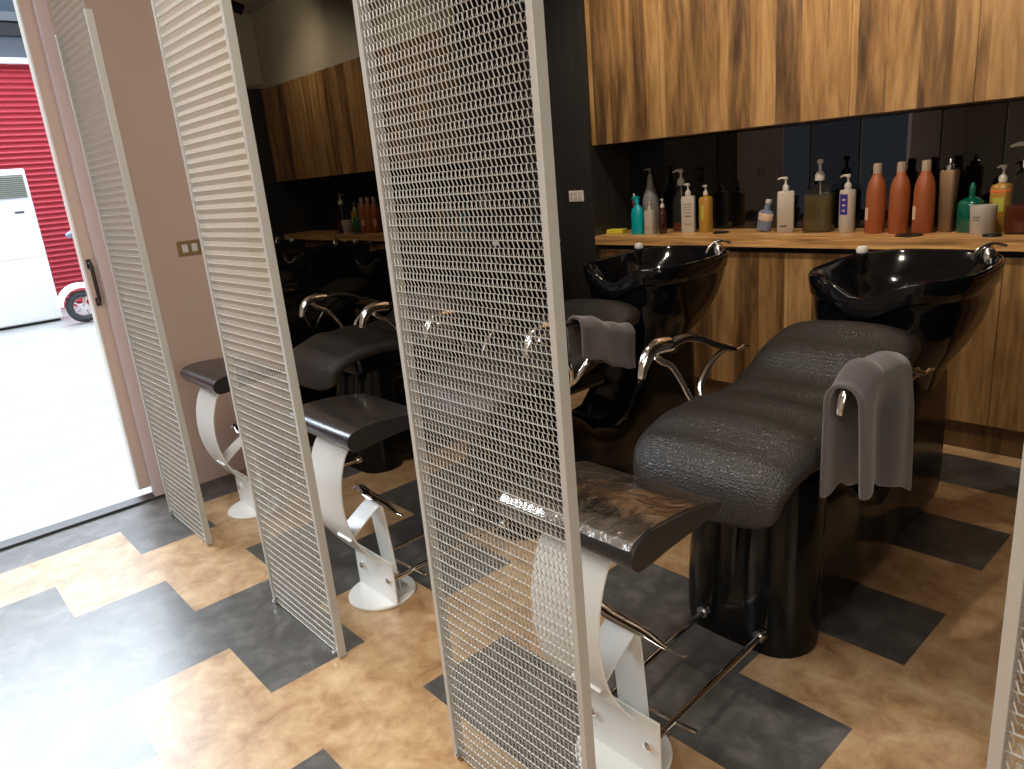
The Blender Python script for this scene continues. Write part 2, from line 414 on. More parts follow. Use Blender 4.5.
def build_chair():
    t = empty('shampoo_chair', (-1.0, 0, 0), '', 'shampoo chair', 'black shampoo chairs with basins')
    # --- footrest pad
    prof = spline([(y, z, 0) for y, z in [(1.25, .612), (1.16, .603), (1.07, .597), (.99, .588), (.965, .592), (.950, .610), (.952, .632), (.972, .649), (1.02, .658), (1.10, .656), (1.18, .646), (1.245, .632), (1.258, .622)]], 5)
    prof = [(p.x, p.y) for p in prof]
    m = MB(); m.prism_x(prof, -.195, .195)
    m.build('footrest_pad', M['leather'], t, smooth=True, bevel=.009, seg=3, angle=60)
    # --- C shaped band and straps
    def strip(path, th, x0, x1, name, mat, par):
        P = spline([(y, z, 0) for y, z in path], 6); L = []; R = []
        for i, p in enumerate(P):
            q = (P[min(i + 1, len(P) - 1)] - P[max(i - 1, 0)]).normalized(); nn = Vector((-q.y, q.x, 0))
            L.append((p.x + nn.x * th / 2, p.y + nn.y * th / 2)); R.append((p.x - nn.x * th / 2, p.y - nn.y * th / 2))
        k = MB(); n = len(P)
        vs = [(x0, *a) for a in L] + [(x0, *a) for a in R] + [(x1, *a) for a in L] + [(x1, *a) for a in R]
        fs = []
        for i in range(n - 1):
            fs += [(i, i + 1, 2 * n + i + 1, 2 * n + i), (n + i, n + i + 1, 3 * n + i + 1, 3 * n + i), (i, i + 1, n + i + 1, n + i), (2 * n + i, 2 * n + i + 1, 3 * n + i + 1, 3 * n + i)]
        fs += [(0, n, 3 * n, 2 * n), (n - 1, 2 * n - 1, 4 * n - 1, 3 * n - 1)]
        k.add(vs, fs); return k.build(name, mat, par, smooth=True, angle=40)
    band = strip([(1.12, .598), (1.04, .592), (.990, .557), (.958, .48), (.948, .40), (.953, .33), (.972, .26), (1.005, .20), (1.05, .14), (1.10, .085), (1.13, .05)], .005, -.10, .10, 'curved_support', M['white_steel'], t)
    strip([(.966, .25), (1.03, .295), (1.095, .335)], .004, -.01, .075, 'brace', M['white_steel'], t)
    strip([(1.09, .337), (1.10, .22), (1.115, .012)], .004, .0, .09, 'brace', M['white_steel'], t)
    m = MB(); m.box(-.075, .165, 1.050, 1.056, .010, .165); pl = m.build('bracket_plate', M['white_steel'], t, bevel=.002)
    for bx in (-.03, .135):
        m = MB(); m.lathe([(.0001, 0), (.0125, 0), (.012, .007), (.007, .011), (.0001, .012)], n=16)
        b = m.build('bolt', M['chrome'], pl, smooth=True); b.location = (bx, 1.050, .092); b.rotation_euler = (PI / 2, 0, 0)
    m = MB(); m.lathe([(.0001, 0), (.113, 0), (.115, .003), (.115, .008), (.112, .011), (.0001, .012)], cx=.04, cy=1.07, n=48)
    m.build('floor_disc', M['white_steel'], t, smooth=True)
    # --- chrome pedal
    m = MB(); pts = spline([(-.045, 1.09, .372), (-.030, 1.092, .362), (.0, 1.094, .350), (.05, 1.096, .345), (.10, 1.10, .338), (.15, 1.10, .328), (.20, 1.10, .330)], 5)
    n = len(pts); m.tube(pts, [.012 + .010 * math.sin(PI * min(1, k / n * 1.2)) - (.008 * (k / n) ** 2) for k in range(n)], 14, flat=.38)
    m.tube([(-.045, 1.085, .372), (-.055, 1.075, .362)], [.012, .007], 10)
    m.build('pedal', M['chrome'], t, smooth=True)
    m = MB(); m.tube([(.0, 1.13, .10), (.185, 1.16, .085)], .005, 8); m.build('lever_rod', M['chrome'], t, smooth=True)
    for xa, xb in ((.135, .10), (-.03, -.08)):
        m = MB(); m.tube([(xa, 1.050, .092), (xb, 1.62, .072)], .0085, 14)
        m.lathe([(.0001, 0), (.017, 0), (.017, .02), (.0001, .022)], n=16, cx=0, cy=0)
        # turn the collar so that it sits on the shell end of the rod
        for k in range(len(m.v) - 64, len(m.v)):
            x, y, z = m.v[k]; m.v[k] = (xb + x, 1.575 + z, .072 + y)
        m.build('rod', M['chrome'], t, smooth=True)
    # --- glossy shell base
    W = [(1.60, .13), (1.63, .165), (1.70, .185), (1.95, .19), (2.15, .175), (2.40, .15), (2.60, .145), (2.78, .142), (2.79, .13)]
    Hh = [(1.60, .36), (1.66, .45), (1.75, .50), (1.88, .49), (1.98, .42), (2.08, .34), (2.18, .305), (2.28, .32), (2.38, .42), (2.46, .56), (2.52, .62), (2.79, .64)]
    rings = []; N = 48; ys = [1.600, 1.606, 1.62, 1.65, 1.70] + [1.70 + .035 * k for k in range(1, 31)] + [2.775, 2.787, 2.79]
    for y in ys:
        ww = lerp_table(W, y); hh = lerp_table(Hh, y)
        ring = []
        for k in range(N):
            a = 2 * PI * k / N; c, s = math.cos(a), math.sin(a)
            px = math.copysign(abs(c) ** .45, c); pz = math.copysign(abs(s) ** .45, s)
            z = hh / 2 + hh / 2 * pz
            flare = 1 + .05 * (1 - z / hh) ** 2 - .05 * (z / .5 if y < 2.1 else 0) ** 2
            ring.append((px * ww * flare, y + (.10 * (z / .5) if y < 1.72 else 0) * max(0, (1.72 - y) / .12), z))
        rings.append(ring)
    m = MB(); m.rings(rings)
    for s in (-1, 1):      # front lobes
        rr = []
        for z, ry, rx, cy, cx in [(0, .11, .100, 1.712, .090), (.05, .115, .105, 1.712, .090), (.15, .118, .106, 1.718, .088), (.27, .118, .103, 1.73, .088), (.38, .115, .10, 1.745, .086), (.50, .11, .095, 1.765, .082)]:
            rr.append([(s * cx + math.cos(2 * PI * k / 24) * rx, cy + math.sin(2 * PI * k / 24) * ry, z) for k in range(24)])
        m.rings(rr)
    m.build('shell_base', M['gloss_black'], t, smooth=True, angle=50)
    # --- S-curved cushion
    top = [(1.475, .440, .17), (1.432, .470, .20), (1.422, .525, .212), (1.438, .582, .222), (1.482, .626, .230), (1.56, .655, .236), (1.68, .670, .239), (1.80, .666, .239), (1.90, .658, .237), (1.98, .668, .234),
           (2.06, .702, .231), (2.13, .742, .228), (2.20, .770, .223), (2.27, .783, .215), (2.33, .781, .200), (2.37, .765, .172), (2.39, .738, .13)]
    P = spline([(y, z, w) for y, z, w in top], 6); rings = []
    n = len(P)
    for i, p in enumerate(P):
        q = (P[min(i + 1, n - 1)] - P[max(i - 1, 0)]); q = Vector((q.x, q.y, 0)).normalized(); nn = Vector((-q.y, q.x, 0))
        f = min(1, (i + .4) / 7.5, (n - 1 - i + .4) / 9); th = .098 * (f ** .5); wd = p.z * (.80 + .20 * f ** .5)
        c = Vector((p.x, p.y, 0)) - nn * .049
        ring = []
        for k in range(40):
            a = 2 * PI * k / 40; cc, ss = math.cos(a), math.sin(a)
            ux = math.copysign(abs(cc) ** .62, cc); uz = math.copysign(abs(ss) ** .72, ss)
            puff = (.010 * (1 - ux * ux) + (.0065 * math.cos((p.x - 1.61) / .165 * 2 * PI) * (1 - abs(ux) ** 6) * (1 if 1.5 < p.x < 2.33 else 0) * min(1, uz * 2))) if uz > 0 else 0
            v = c + nn * (uz * th / 2 + puff)
            ring.append((ux * wd, v.x, v.y))
        rings.append(ring)
    m = MB(); m.rings(rings)
    m.build('seat_cushion', M['croc'], t, smooth=True, angle=70)
    m = MB(); pts = [(sx * .14, y, z) for sx, y, z in ((1, 1.75, .50), (1, 1.85, .56))]
    m.box(-.16, .16, 1.62, 2.15, .49, .575)
    m.build('seat_frame', M['gloss_black'], t, bevel=.02)
    for s in (-1, 1):
        m = MB(); m.tube(spline([(s * .10, 2.14, .60), (s * .10, 2.24, .64), (s * .09, 2.34, .60), (s * .08, 2.46, .50)], 5), .02, 10, flat=.5)
        m.build('back_bracket', M['gloss_black'], t, smooth=True)
    # --- arms
    for s in (-1, 1):
        x = s * .288
        m = MB(); pts = spline([(x, 1.725, .812), (x, 1.80, .819), (x, 1.88, .803), (x, 1.96, .768), (x, 2.04, .738), (x, 2.085, .722)], 6)
        n = len(pts); m.tube(pts, [.019 - .006 * k / n for k in range(n)], 14, flat=.75)
        arm = m.build('armrest', M['pad_black'], t, smooth=True)
        m = MB(); pts = spline([(x, 1.600, .742), (x, 1.612, .775), (x, 1.632, .803), (x, 1.665, .820), (x, 1.705, .820), (x, 1.745, .814)], 6); n = len(pts)
        m.tube(pts, [.007 + .017 * math.sin(PI * min(1, .08 + k / n * .62)) for k in range(n)], 16, flat=.8)
        m.build('chrome_nose', M['chrome'], arm, smooth=True)
        m = MB(); pts = spline([(x, 1.672, .792), (x, 1.70, .770), (x, 1.745, .745), (x, 1.79, .69), (x * .97, 1.82, .63), (x * .85, 1.84, .57), (x * .6, 1.85, .545)], 5); n = len(pts)
        m.tube(pts, [.0105 - .003 * k / n for k in range(n)], 12)
        m.build('arm_strut', M['chrome'], arm, smooth=True)
        m = MB(); pts = spline([(x, 2.06, .735), (x, 1.99, .722), (x, 1.93, .690), (x * .98, 1.885, .64), (x * .85, 1.86, .58), (x * .6, 1.85, .545)], 5)
        m.tube(pts, .010, 12)
        m.tube(spline([(x, 2.04, .728), (x, 2.10, .714), (x, 2.15, .718), (x, 2.175, .712)], 4), .005, 8)
        m.build('arm_strut', M['chrome'], arm, smooth=True)
    # --- basin
    CY = 2.70; N = 72; PWR = 2.9
    def rimz(u, v):
        z = .918 + .012 * v
        if v < 0:
            g = math.exp(-((u + .02) / .42) ** 2 * 1.6) * min(1, max(0, (-v - .55) / .35))
            z -= .056 * g
            z += .006 * (1 - g) * min(1, -v)
        return z
    defs = [('a', .50, .140, .165, 2.635), ('a', .585, .165, .19, 2.645), ('a', .65, .205, .235, 2.66), ('a', .73, .238, .275, 2.68), ('a', .80, .252, .293, 2.695),
            ('r', -.078, .257, .302, CY, .75), ('r', -.070, .261, .307, CY, .9), ('r', -.067, .266, .312, CY, 1), ('r', -.008, .272, .319, CY, 1), ('r', 0, .268, .315, CY, 1), ('r', 0, .258, .305, CY, 1),
            ('r', -.008, .250, .296, CY, 1), ('r', -.045, .240, .284, CY - .004, .9), ('a', .845, .215, .235, CY - .03), ('a', .80, .205, .215, CY - .035), ('a', .755, .17, .18, CY - .04), ('a', .73, .10, .11, CY - .04), ('a', .725, .03, .03, CY - .04)]
    rings = []
    for d in defs:
        if d[0] == 'a':
            wt = .35 if .75 < d[1] < .86 else 0
            rings.append(superring(0, d[4], d[2], d[3], N, PWR - (.5 if d[1] < .65 else 0), lambda u, v, z=d[1], wt=wt: z + wt * (rimz(u, v) - .918)))
        else:
            rings.append(superring(0, d[4], d[2], d[3], N, PWR, lambda u, v, o=d[1], wt=d[5]: .918 + wt * (rimz(u, v) - .918) + o))
    m = MB(); m.rings(rings)
    bs = m.build('wash_basin', M['basin_black'], t, smooth=True, angle=60)
    m = MB(); m.lathe([(.0001, .724), (.028, .724), (.028, .729), (.02, .731), (.0001, .729)], cx=0, cy=CY - .04, n=24); m.build('drain', M['chrome'], bs, smooth=True)
    # tap with curved lever
    m = MB(); m.lathe([(.0001, .90), (.024, .90), (.024, .925), (.02, .945), (.012, .955), (.0001, .958)], cx=.196, cy=2.90, n=24)
    m.tube(spline([(.160, 2.865, .915), (.170, 2.875, .945), (.190, 2.89, .962), (.215, 2.91, .966), (.240, 2.93, .955)], 5), [.012] * 6 + [.009] * 8 + [.006] * 7, 12, flat=.7)
    m.build('tap', M['chrome'], bs, smooth=True)
    # hand shower resting in the rim
    m = MB(); m.lathe([(.0001, .86), (.014, .86), (.015, .90), (.019, .918), (.021, .932), (.017, .942), (.0001, .944)], cx=-.205, cy=2.84, n=24)
    sh = m.build('hand_shower', M['pad_black'], bs, smooth=True)
    m = MB(); m.lathe([(.0001, .936), (.020, .936), (.022, .948), (.017, .959), (.0001, .962)], cx=-.205, cy=2.84, n=20); m.build('button', M['white_plastic'], sh, smooth=True)
    return t
chair1 = build_chair()
chair1['label'] = 'black reclining shampoo chair with basin, nearest of the three, clear plastic film on its footrest'
def dup(root, dx, label):
    def cp(o, par):
        c = o.copy(); COL.objects.link(c)
        if par is not None: c.parent = par
        for ch in list(o.children): cp(ch, c)
        return c
    r = cp(root, None); r.location.x += dx; r['label'] = label; return r
SP = 1.062
chair2 = dup(chair1, -SP, 'middle black shampoo chair with basin, mostly behind the tallest mesh screen')
chair3 = dup(chair1, -2 * SP, 'black shampoo chair with basin farthest from camera, next to the mauve wall and mirror')

# film wrapped over the nearest footrest
def film_mat():
    m, nt, b = new_mat('clear_film'); out = nt.nodes['Material Output']
    tc = nt.nodes.new('ShaderNodeTexCoord'); n = nt.nodes.new('ShaderNodeTexNoise'); n.inputs['Scale'].default_value = 6; n.inputs['Detail'].default_value = 8; n.inputs['Distortion'].default_value = .25
    nt.links.new(tc.outputs['Object'], n.inputs['Vector'])
    bp = nt.nodes.new('ShaderNodeBump'); bp.inputs['Strength'].default_value = .8; bp.inputs['Distance'].default_value = .025; nt.links.new(n.outputs['Fac'], bp.inputs['Height'])
    g = nt.nodes.new('ShaderNodeBsdfGlossy'); g.inputs['Roughness'].default_value = .2; g.inputs['Color'].default_value = (.9, .84, .76, 1); nt.links.new(bp.outputs[0], g.inputs['Normal'])
    tr = nt.nodes.new('ShaderNodeBsdfTransparent'); mx = nt.nodes.new('ShaderNodeMixShader'); mx.inputs[0].default_value = .6
    nt.links.new(tr.outputs[0], mx.inputs[1]); nt.links.new(g.outputs[0], mx.inputs[2]); nt.links.new(mx.outputs[0], out.inputs['Surface'])
    return m
prof = spline([(y, z, 0) for y, z in [(.955, .637), (.972, .6515), (1.02, .6605), (1.10, .6585), (1.18, .6485), (1.245, .6345)]], 8)
m = MB(); m.rings([[(x, p.x, p.y) for p in prof] for x in [-.187 + .374 * k / 10 for k in range(11)]], False, False, closed=False)
m.build('plastic_film', film_mat(), chair1, smooth=True)

# ------------------------------------------------------------------ towels
def towel(name, x, y0, y1, top, inner_len, outer_len, label, spread=.035, tilt=0, seed=0, cols=26, ki=0, ko=0):
    t = MB(); rows = 44; L_in = inner_len; L_out = outer_len
    rad = spread; arc = PI * rad; total = L_in + arc + L_out
    grid = []
    for i in range(rows + 1):
        s = i / rows * total; ring = []
        for j in range(cols + 1):
            v = j / cols; y = y0 + (y1 - y0) * v
            tz = top(y)
            f1 = noise.noise(Vector((v * 3.1 + seed, s * 2.0, seed)))
            wav = math.sin(v * 8 + seed) * .55 + math.sin(v * 15 + 2 * seed + s * 4) * .3 + f1 * .6; wav *= min(1, v / .12 + .3)
            if s < L_in:
                d = L_in - s; d *= 1 + ki * (v - .5); px = x - rad - .007 * wav * min(1, d / .1) + .12 * d * 0; pz = tz - rad - d
                py = y + .03 * wav * 0 + tilt * d
            elif s < L_in + arc:
                a = (s - L_in) / rad; px = x - rad * math.cos(a); pz = tz - rad + rad * math.sin(a); py = y
            else:
                d = s - L_in - arc; d *= 1 + ko * (v - .5); px = x + rad + .016 * wav * min(1, d / .08) + .03 * d; pz = tz - rad - d
                py = y + tilt * d
            ring.append((px, py, pz))
        grid.append(ring)
    t.rings(grid, False, False, closed=False)
    o = t.build(name, M['towel'], None, smooth=True, angle=180)
    so = o.modifiers.new('solid', 'SOLIDIFY'); so.thickness = .011; so.offset = 0
    bv = o.modifiers.new('sub', 'SUBSURF'); bv.levels = 1; bv.render_levels = 1
    tag(o, label, 'towel', 'dark grey towels on the chair arms'); return o
armtop = lambda y: lerp_table([(1.6, .815), (1.68, .853), (1.80, .852), (1.9, .832), (2.0, .79), (2.1, .765)], y)
towel('towel', -.704, 1.588, 1.875, lambda y: armtop(y) + (.01 if y < 1.7 else 0) - .008, .295, .275, 'dark grey towel folded over right arm of the nearest shampoo chair', .040, seed=1.3, ki=.30, ko=.34)
towel('towel', -.700 - SP, 1.83, 2.12, lambda y: armtop(y) - .008, .12, .125, 'dark grey towel draped over right arm below the middle chair headrest', .034, seed=4.1, ki=.3, ko=.2)
towel('towel', -.700 - 2 * SP, 1.80, 2.06, lambda y: armtop(y) + .003, .16, .17, 'dark grey towel on right arm of the farthest shampoo chair', .034, seed=7.7)

# ------------------------------------------------------------------ bottles
def pump(t, z, s=1.0, mat=None, ang=PI, spout=.035, tube_to=None):
    mat = mat or M['pump_white']
    m = MB(); m.lathe([(.0001, z - .004), (.013 * s, z - .004), (.014 * s, z + .012 * s), (.010 * s, z + .020 * s), (.0045 * s, z + .024 * s), (.0042 * s, z + .040 * s), (.009 * s, z + .044 * s), (.009 * s, z + .052 * s), (.004 * s, z + .055 * s)], n=16)
    dx, dy = math.cos(ang), math.sin(ang)
    m.tube([(-dx * .006 * s, -dy * .006 * s, z + .050 * s), (dx * spout * .6 * s, dy * spout * .6 * s, z + .051 * s), (dx * spout * s, dy * spout * s, z + .046 * s)], [.006 * s, .0045 * s, .003 * s], 8)
    p = m.build('pump', mat, t, smooth=True)
    if tube_to is not None:
        m = MB(); m.tube([(0, 0, z), (.004, 0, (z + tube_to) / 2), (.018, 0, tube_to)], .0022, 6); m.build('dip_tube', M['pump_white'], p, smooth=True)
    return p
GB = 'bottles on the wooden counter'
def bottle(name, x, y, prof, mat, label, power=2, sx=1, sy=1, n=28, cat='bottle', rz=0):
    t = empty(name, (x, y, ZK), label, cat, GB if cat == 'bottle' else None)
    m = MB(); m.lathe(prof, n=n, power=power, sx=sx, sy=sy); m.build('body', mat, t, smooth=True, angle=50)
    t.rotation_euler = (0, 0, rz); return t
def decal(t, w, z0, z1, y, mat, x=0, name='front_label', curve=None):
    m = MB()
    if curve:
        N = 8; half = w / 2 / curve
        c0 = -PI / 2 + x / curve
        m.rings([[(math.cos(c0 - half + 2 * half * k / N) * curve, math.sin(c0 - half + 2 * half * k / N) * curve, z) for k in range(N + 1)] for z in (z0, z1)], False, False, closed=False)
    else: m.box(x - w / 2, x + w / 2, y - .0008, y, z0, z1)
    return m.build(name, mat, t, smooth=bool(curve))
ang_cam = .62   # turn square bottles a little towards the room
P = dict
c_teal = pmat('teal_plastic', (.0, .33, .36), .3); c_white = pmat('ivory_plastic', (.47, .40, .33), .35); c_red = pmat('dark_red_glass', (.035, .006, .008), .12, coat=.5)
c_grey = pmat('smoky_plastic', (.19, .185, .165), .4); c_yel = pmat('amber_plastic', (.38, .20, .03), .28); c_or = pmat('orange_shampoo', (.30, .078, .022), .42)
c_blue = pmat('blue_grey_tube', (.15, .18, .25), .4); c_gold = pmat('gold_can', (.20, .115, .06), .45, metal=.4); c_green = pmat('green_glass', (.0, .085, .05), .15, coat=.5)
c_tub = pmat('cream_tub', (.46, .40, .35), .4); c_cobalt = pmat('cobalt_label', (.03, .02, .22), .4); c_lab = pmat('cream_label', (.62, .45, .33), .5)
c_ink = pmat('grey_ink', (.09, .08, .08), .6); c_amb = liquid_glass('amber_liquid', (.16, .035, .008), .1, .5, .9); c_olive = liquid_glass('olive_liquid', (.10, .075, .015), .1, .6, .82)
c_dred = liquid_glass('dark_red_liquid', (.13, .016, .004), .1, .5, .95); c_cap = pmat('frosted_cap', (.38, .28, .21), .4); c_orlab = pmat('orange_band', (.7, .16, .03), .4); c_lime = pmat('lime_print', (.42, .40, .06), .4)
c_sponge = pmat('yellow_sponge', (.62, .52, .04), .9, bump=(120, .6, .004)); c_blk = pmat('black_cap', (.012, .012, .012), .3)

sp = MB(); sp.box(-.056, .056, -.034, .034, 0, .013); sp.box(-.055, .055, -.033, .033, .013, .026)
o = sp.build('sponge', c_sponge, None, bevel=.004); o.location = (-2.965, 3.515, ZK); o.rotation_euler = (0, 0, .25)
o.location.x = -2.972
tag(o, 'yellow sponge lying at left end of the wooden counter', 'sponge')

t = bottle('spray_bottle', -2.905, 3.61, [(.0001, 0), (.016, .0), (.017, .01), (.017, .10), (.012, .13), (.008, .145), (.008, .155)], c_blk, 'slim black bottle with red collar at the far left of the counter row')
m = MB(); m.lathe([(.0001, .15), (.011, .15), (.013, .17), (.012, .19), (.006, .20)], n=14); m.build('collar', pmat('crimson', (.20, .015, .03), .35), t, smooth=True)
m = MB(); m.lathe([(.0001, .198), (.006, .198), (.006, .222), (.003, .228)], n=10); m.build('cap', M['pump_white'], t, smooth=True)

t = bottle('spray_bottle', -2.788, 3.49, [(.0001, 0), (.038, 0), (.041, .008), (.041, .115), (.036, .142), (.022, .160), (.013, .168), (.013, .178)], c_teal, 'turquoise spray bottle with turquoise trigger head', sy=.75)
m = MB(); m.lathe([(.0001, .176), (.014, .176), (.014, .196), (.009, .204)], n=14); m.tube([(.016, 0, .205), (-.01, 0, .210), (-.034, 0, .204)], [.009, .010, .006], 10); m.tube([(-.014, 0, .202), (-.026, 0, .180)], [.004, .003], 8)
m.build('trigger_head', c_teal, t, smooth=True)

t = bottle('shampoo_bottle', -2.80, 3.635, [(.0001, 0), (.048, 0), (.05, .01), (.050, .14), (.048, .18), (.040, .215), (.028, .245), (.020, .268), (.018, .305), (.012, .31)], c_grey, 'tall smoky grey tapered pump bottle behind the turquoise one')
pump(t, .310, 1.0, c_grey, PI, .04)
t = bottle('lotion_bottle', -2.700, 3.49, [(.0001, 0), (.028, 0), (.030, .006), (.030, .118), (.026, .132), (.010, .138), (.010, .142)], c_white, 'short white square pump bottle right of the turquoise bottle', power=4, sy=.8)
pump(t, .142, .75, None, PI, .03); decal(t, .03, .03, .032, -.0245, c_ink)
t = bottle('lotion_bottle', -2.616, 3.50, [(.0001, 0), (.022, 0), (.0235, .006), (.0235, .110), (.018, .130), (.011, .142), (.011, .150)], c_red, 'small dark red pump bottle with white head')
pump(t, .150, .85, None, PI, .018)
t = bottle('refill_bottle', -2.580, 3.635, [(.0001, 0), (.050, 0), (.053, .008), (.053, .150), (.045, .195), (.026, .225), (.014, .24), (.014, .255)], M['clear_bottle'], 'clear round pump bottle with little amber liquid left')
m = MB(); m.lathe([(.0001, .004), (.049, .004), (.050, .012), (.050, .050), (.0001, .051)], n=28); m.build('liquid', c_amb, t, smooth=True)
pump(t, .262, 1.55, None, PI, .034, tube_to=.03)
t = bottle('shampoo_bottle', -2.492, 3.575, [(.0001, 0), (.036, 0), (.038, .005), (.038, .192), (.035, .199), (.012, .201), (.012, .206)], c_white, 'ivory rectangular pump bottle with grey print between clear and amber bottles', power=6, sy=.7, rz=.45)
pump(t, .206, 1.15, None, PI, .018)
for z, w, hh in ((.155, .040, .0025), (.14, .044, .0025), (.125, .038, .0025), (.11, .042, .0025), (.088, .034, .006), (.045, .042, .0025)): decal(t, w, z, z + hh, -.0270, c_ink, name='printed_line')
t = bottle('shampoo_bottle', -2.378, 3.575, [(.0001, 0), (.032, 0), (.0345, .006), (.0345, .178), (.030, .190), (.013, .196), (.013, .203)], c_yel, 'amber yellow round pump bottle right of the ivory bottle', power=2.6)
pump(t, .203, .95, None, PI, .02); decal(t, .034, .07, .15, 0, c_lime, curve=.0352, x=-.008)
m = MB(); m.lathe([(.0001, 0), (.042, 0), (.045, .003), (.04, .008), (.0001, .009)], n=28); o = m.build('jar_lid', c_blk, None, smooth=True); o.location = (-2.255, 3.53, ZK)
tag(o, 'flat black lid lying on the counter right of the amber bottle', 'lid')

t = empty('product_tube', (-2.045, 3.60, ZK + .006), 'blue grey bottle with tan band leaning to the right on the counter', 'bottle', GB)
m = MB(); m.lathe([(.0001, 0), (.036, .002), (.039, .012), (.039, .085), (.034, .100), (.018, .108)], n=24, sy=.7); m.build('body', c_blue, t, smooth=True)
m = MB(); m.lathe([(.0392, .055), (.0398, .056), (.0398, .090), (.0392, .091)], n=24, sy=.72); m.build('band', c_lab, t, smooth=True)
m = MB(); m.lathe([(.0001, .104), (.017, .104), (.015, .145), (.0001, .146)], n=18); m.build('neck', c_blue, t, smooth=True)
m = MB(); m.lathe([(.0001, .144), (.016, .144), (.016, .160), (.0001, .162)], n=18); m.build('cap', M['pump_white'], t, smooth=True)
t.rotation_euler = (0, .20, 0)

t = bottle('shampoo_bottle', -1.909, 3.575, [(.0001, 0), (.037, 0), (.040, .004), (.040, .198), (.037, .203), (.013, .205), (.013, .210)], c_white, 'ivory square pump bottle right of the leaning blue grey one', power=9, sy=.95, rz=.55)
pump(t, .210, 1.15, None, PI * .95, .034); decal(t, .034, .03, .038, -.0376, c_ink, x=-.012, name='printed_mark')
t = bottle('refill_bottle', -1.745, 3.60, [(.0001, 0), (.066, 0), (.070, .006), (.070, .185), (.062, .205), (.03, .222), (.015, .232), (.015, .245)], M['clear_bottle'], 'large square clear bottle of olive liquid with tall pump', power=5, sy=.75, rz=.2)
m = MB(); m.lathe([(.0001, .004), (.062, .004), (.066, .01), (.066, .180), (.0001, .181)], n=28, power=5, sy=.74); m.build('liquid', c_olive, t, smooth=True)
pump(t, .250, 1.75, None, PI * .5, .014, tube_to=.03)
t = bottle('shampoo_bottle', -1.596, 3.575, [(.0001, 0), (.033, 0), (.036, .005), (.036, .190), (.032, .198), (.013, .200), (.013, .205)], c_white, 'ivory pump bottle with a cobalt blue label')
pump(t, .205, 1.15, None, PI, .032); decal(t, .040, .085, .180, 0, c_cobalt, curve=.0368, x=-.004)
for z in (.10, .125, .15): decal(t, .014, z, z + .008, 0, c_lab, curve=.0374, x=-.002, name='printed_mark')
oprof = [(.0001, 0), (.040, 0), (.043, .006), (.0435, .11), (.043, .17), (.040, .205), (.032, .235), (.0215, .255), (.0175, .268)]
for x, lb, dc in ((-1.452, 'tall orange shampoo bottle, left one of the trio', True), (-1.349, 'tall orange shampoo bottle, middle one of the trio, no label visible', False), (-1.247, 'tall orange shampoo bottle, right one of the trio, beside the gold can', True)):
    t = bottle('shampoo_bottle', x, 3.545, oprof, c_or, lb)
    m = MB(); m.lathe([(.0001, .266), (.0185, .266), (.0185, .300), (.017, .310), (.0001, .311)], n=20); m.build('cap', c_cap, t, smooth=True)
    if dc: decal(t, .026, .062, .118, 0, c_lab, curve=.0441, x=-.030 if x < -1.4 else -.033)
t = bottle('hair_spray_can', -1.166, 3.585, [(.0001, 0), (.026, 0), (.028, .004), (.034, .255), (.030, .262)], c_gold, 'tapered gold spray bottle with chrome tip beside the orange trio', power=4)
m = MB(); m.lathe([(.0001, .258), (.022, .258), (.022, .282), (.009, .286), (.008, .305), (.005, .312)], n=18); m.build('nozzle', M['chrome'], t, smooth=True)
t = bottle('pump_bottle', -1.075, 3.590, [(.0001, 0), (.046, 0), (.050, .006), (.050, .110), (.046, .130), (.025, .142), (.013, .146), (.012, .170)], c_green, 'emerald green squat bottle behind the white tub', power=2.6)
m = MB(); m.lathe([(.0001, .168), (.013, .168), (.012, .195), (.005, .206)], n=14); m.build('cap', c_green, t, smooth=True)
t = bottle('cream_tub', -1.003, 3.505, [(.0001, 0), (.040, 0), (.043, .004), (.049, .100), (.049, .112), (.047, .118)], c_tub, 'round white cream tub in front of green and yellow bottles', cat='tub')
for z, w in ((.072, .03), (.060, .024)): decal(t, w, z, z + .004, 0, c_ink, curve=.0478, x=-.012, name='printed_mark')
t = bottle('shampoo_bottle', -.975, 3.62, [(.0001, 0), (.036, 0), (.040, .006), (.040, .175), (.036, .188), (.016, .196), (.013, .203)], c_yel, 'yellow pump bottle with orange band behind the white tub', power=3, sy=.8)
pump(t, .203, 1.2, None, PI, .02); m = MB(); m.lathe([(.0402, .158), (.0408, .159), (.0408, .168), (.0402, .169)], n=28, power=3, sy=.8); m.build('band', c_orlab, t, smooth=True)
decal(t, .04, .08, .14, -.033, c_lime)
t = bottle('refill_bottle', -.868, 3.545, [(.0001, 0), (.062, 0), (.066, .006), (.066, .190), (.055, .218), (.03, .235), (.016, .245), (.016, .26)], M['clear_bottle'], 'large clear bottle half full of dark red liquid at right end of the row', power=3.5, sy=.85)
m = MB(); m.lathe([(.0001, .004), (.058, .004), (.062, .01), (.062, .112), (.0001, .113)], n=28, power=3.5, sy=.84); m.build('liquid', c_dred, t, smooth=True)
pump(t, .262, 1.7, None, PI, .042, tube_to=.03)
m = MB(); m.lathe([(.0001, 0), (.032, 0), (.035, .003), (.033, .010), (.0001, .011)], n=28); o = m.build('jar_lid', c_blk, None, smooth=True); o.location = (-.945, 3.435, ZK)
tag(o, 'small black lid on the counter edge in front of the white tub', 'lid')
m = MB(); m.lathe([(.0001, 0), (.054, 0), (.057, .003), (.05, .007), (.0001, .007)], n=28); o = m.build('jar_lid', c_blk, None, smooth=True); o.location = (-1.265, 3.445, ZK)
tag(o, 'flat dark disc on the counter edge in front of the orange bottles', 'lid')

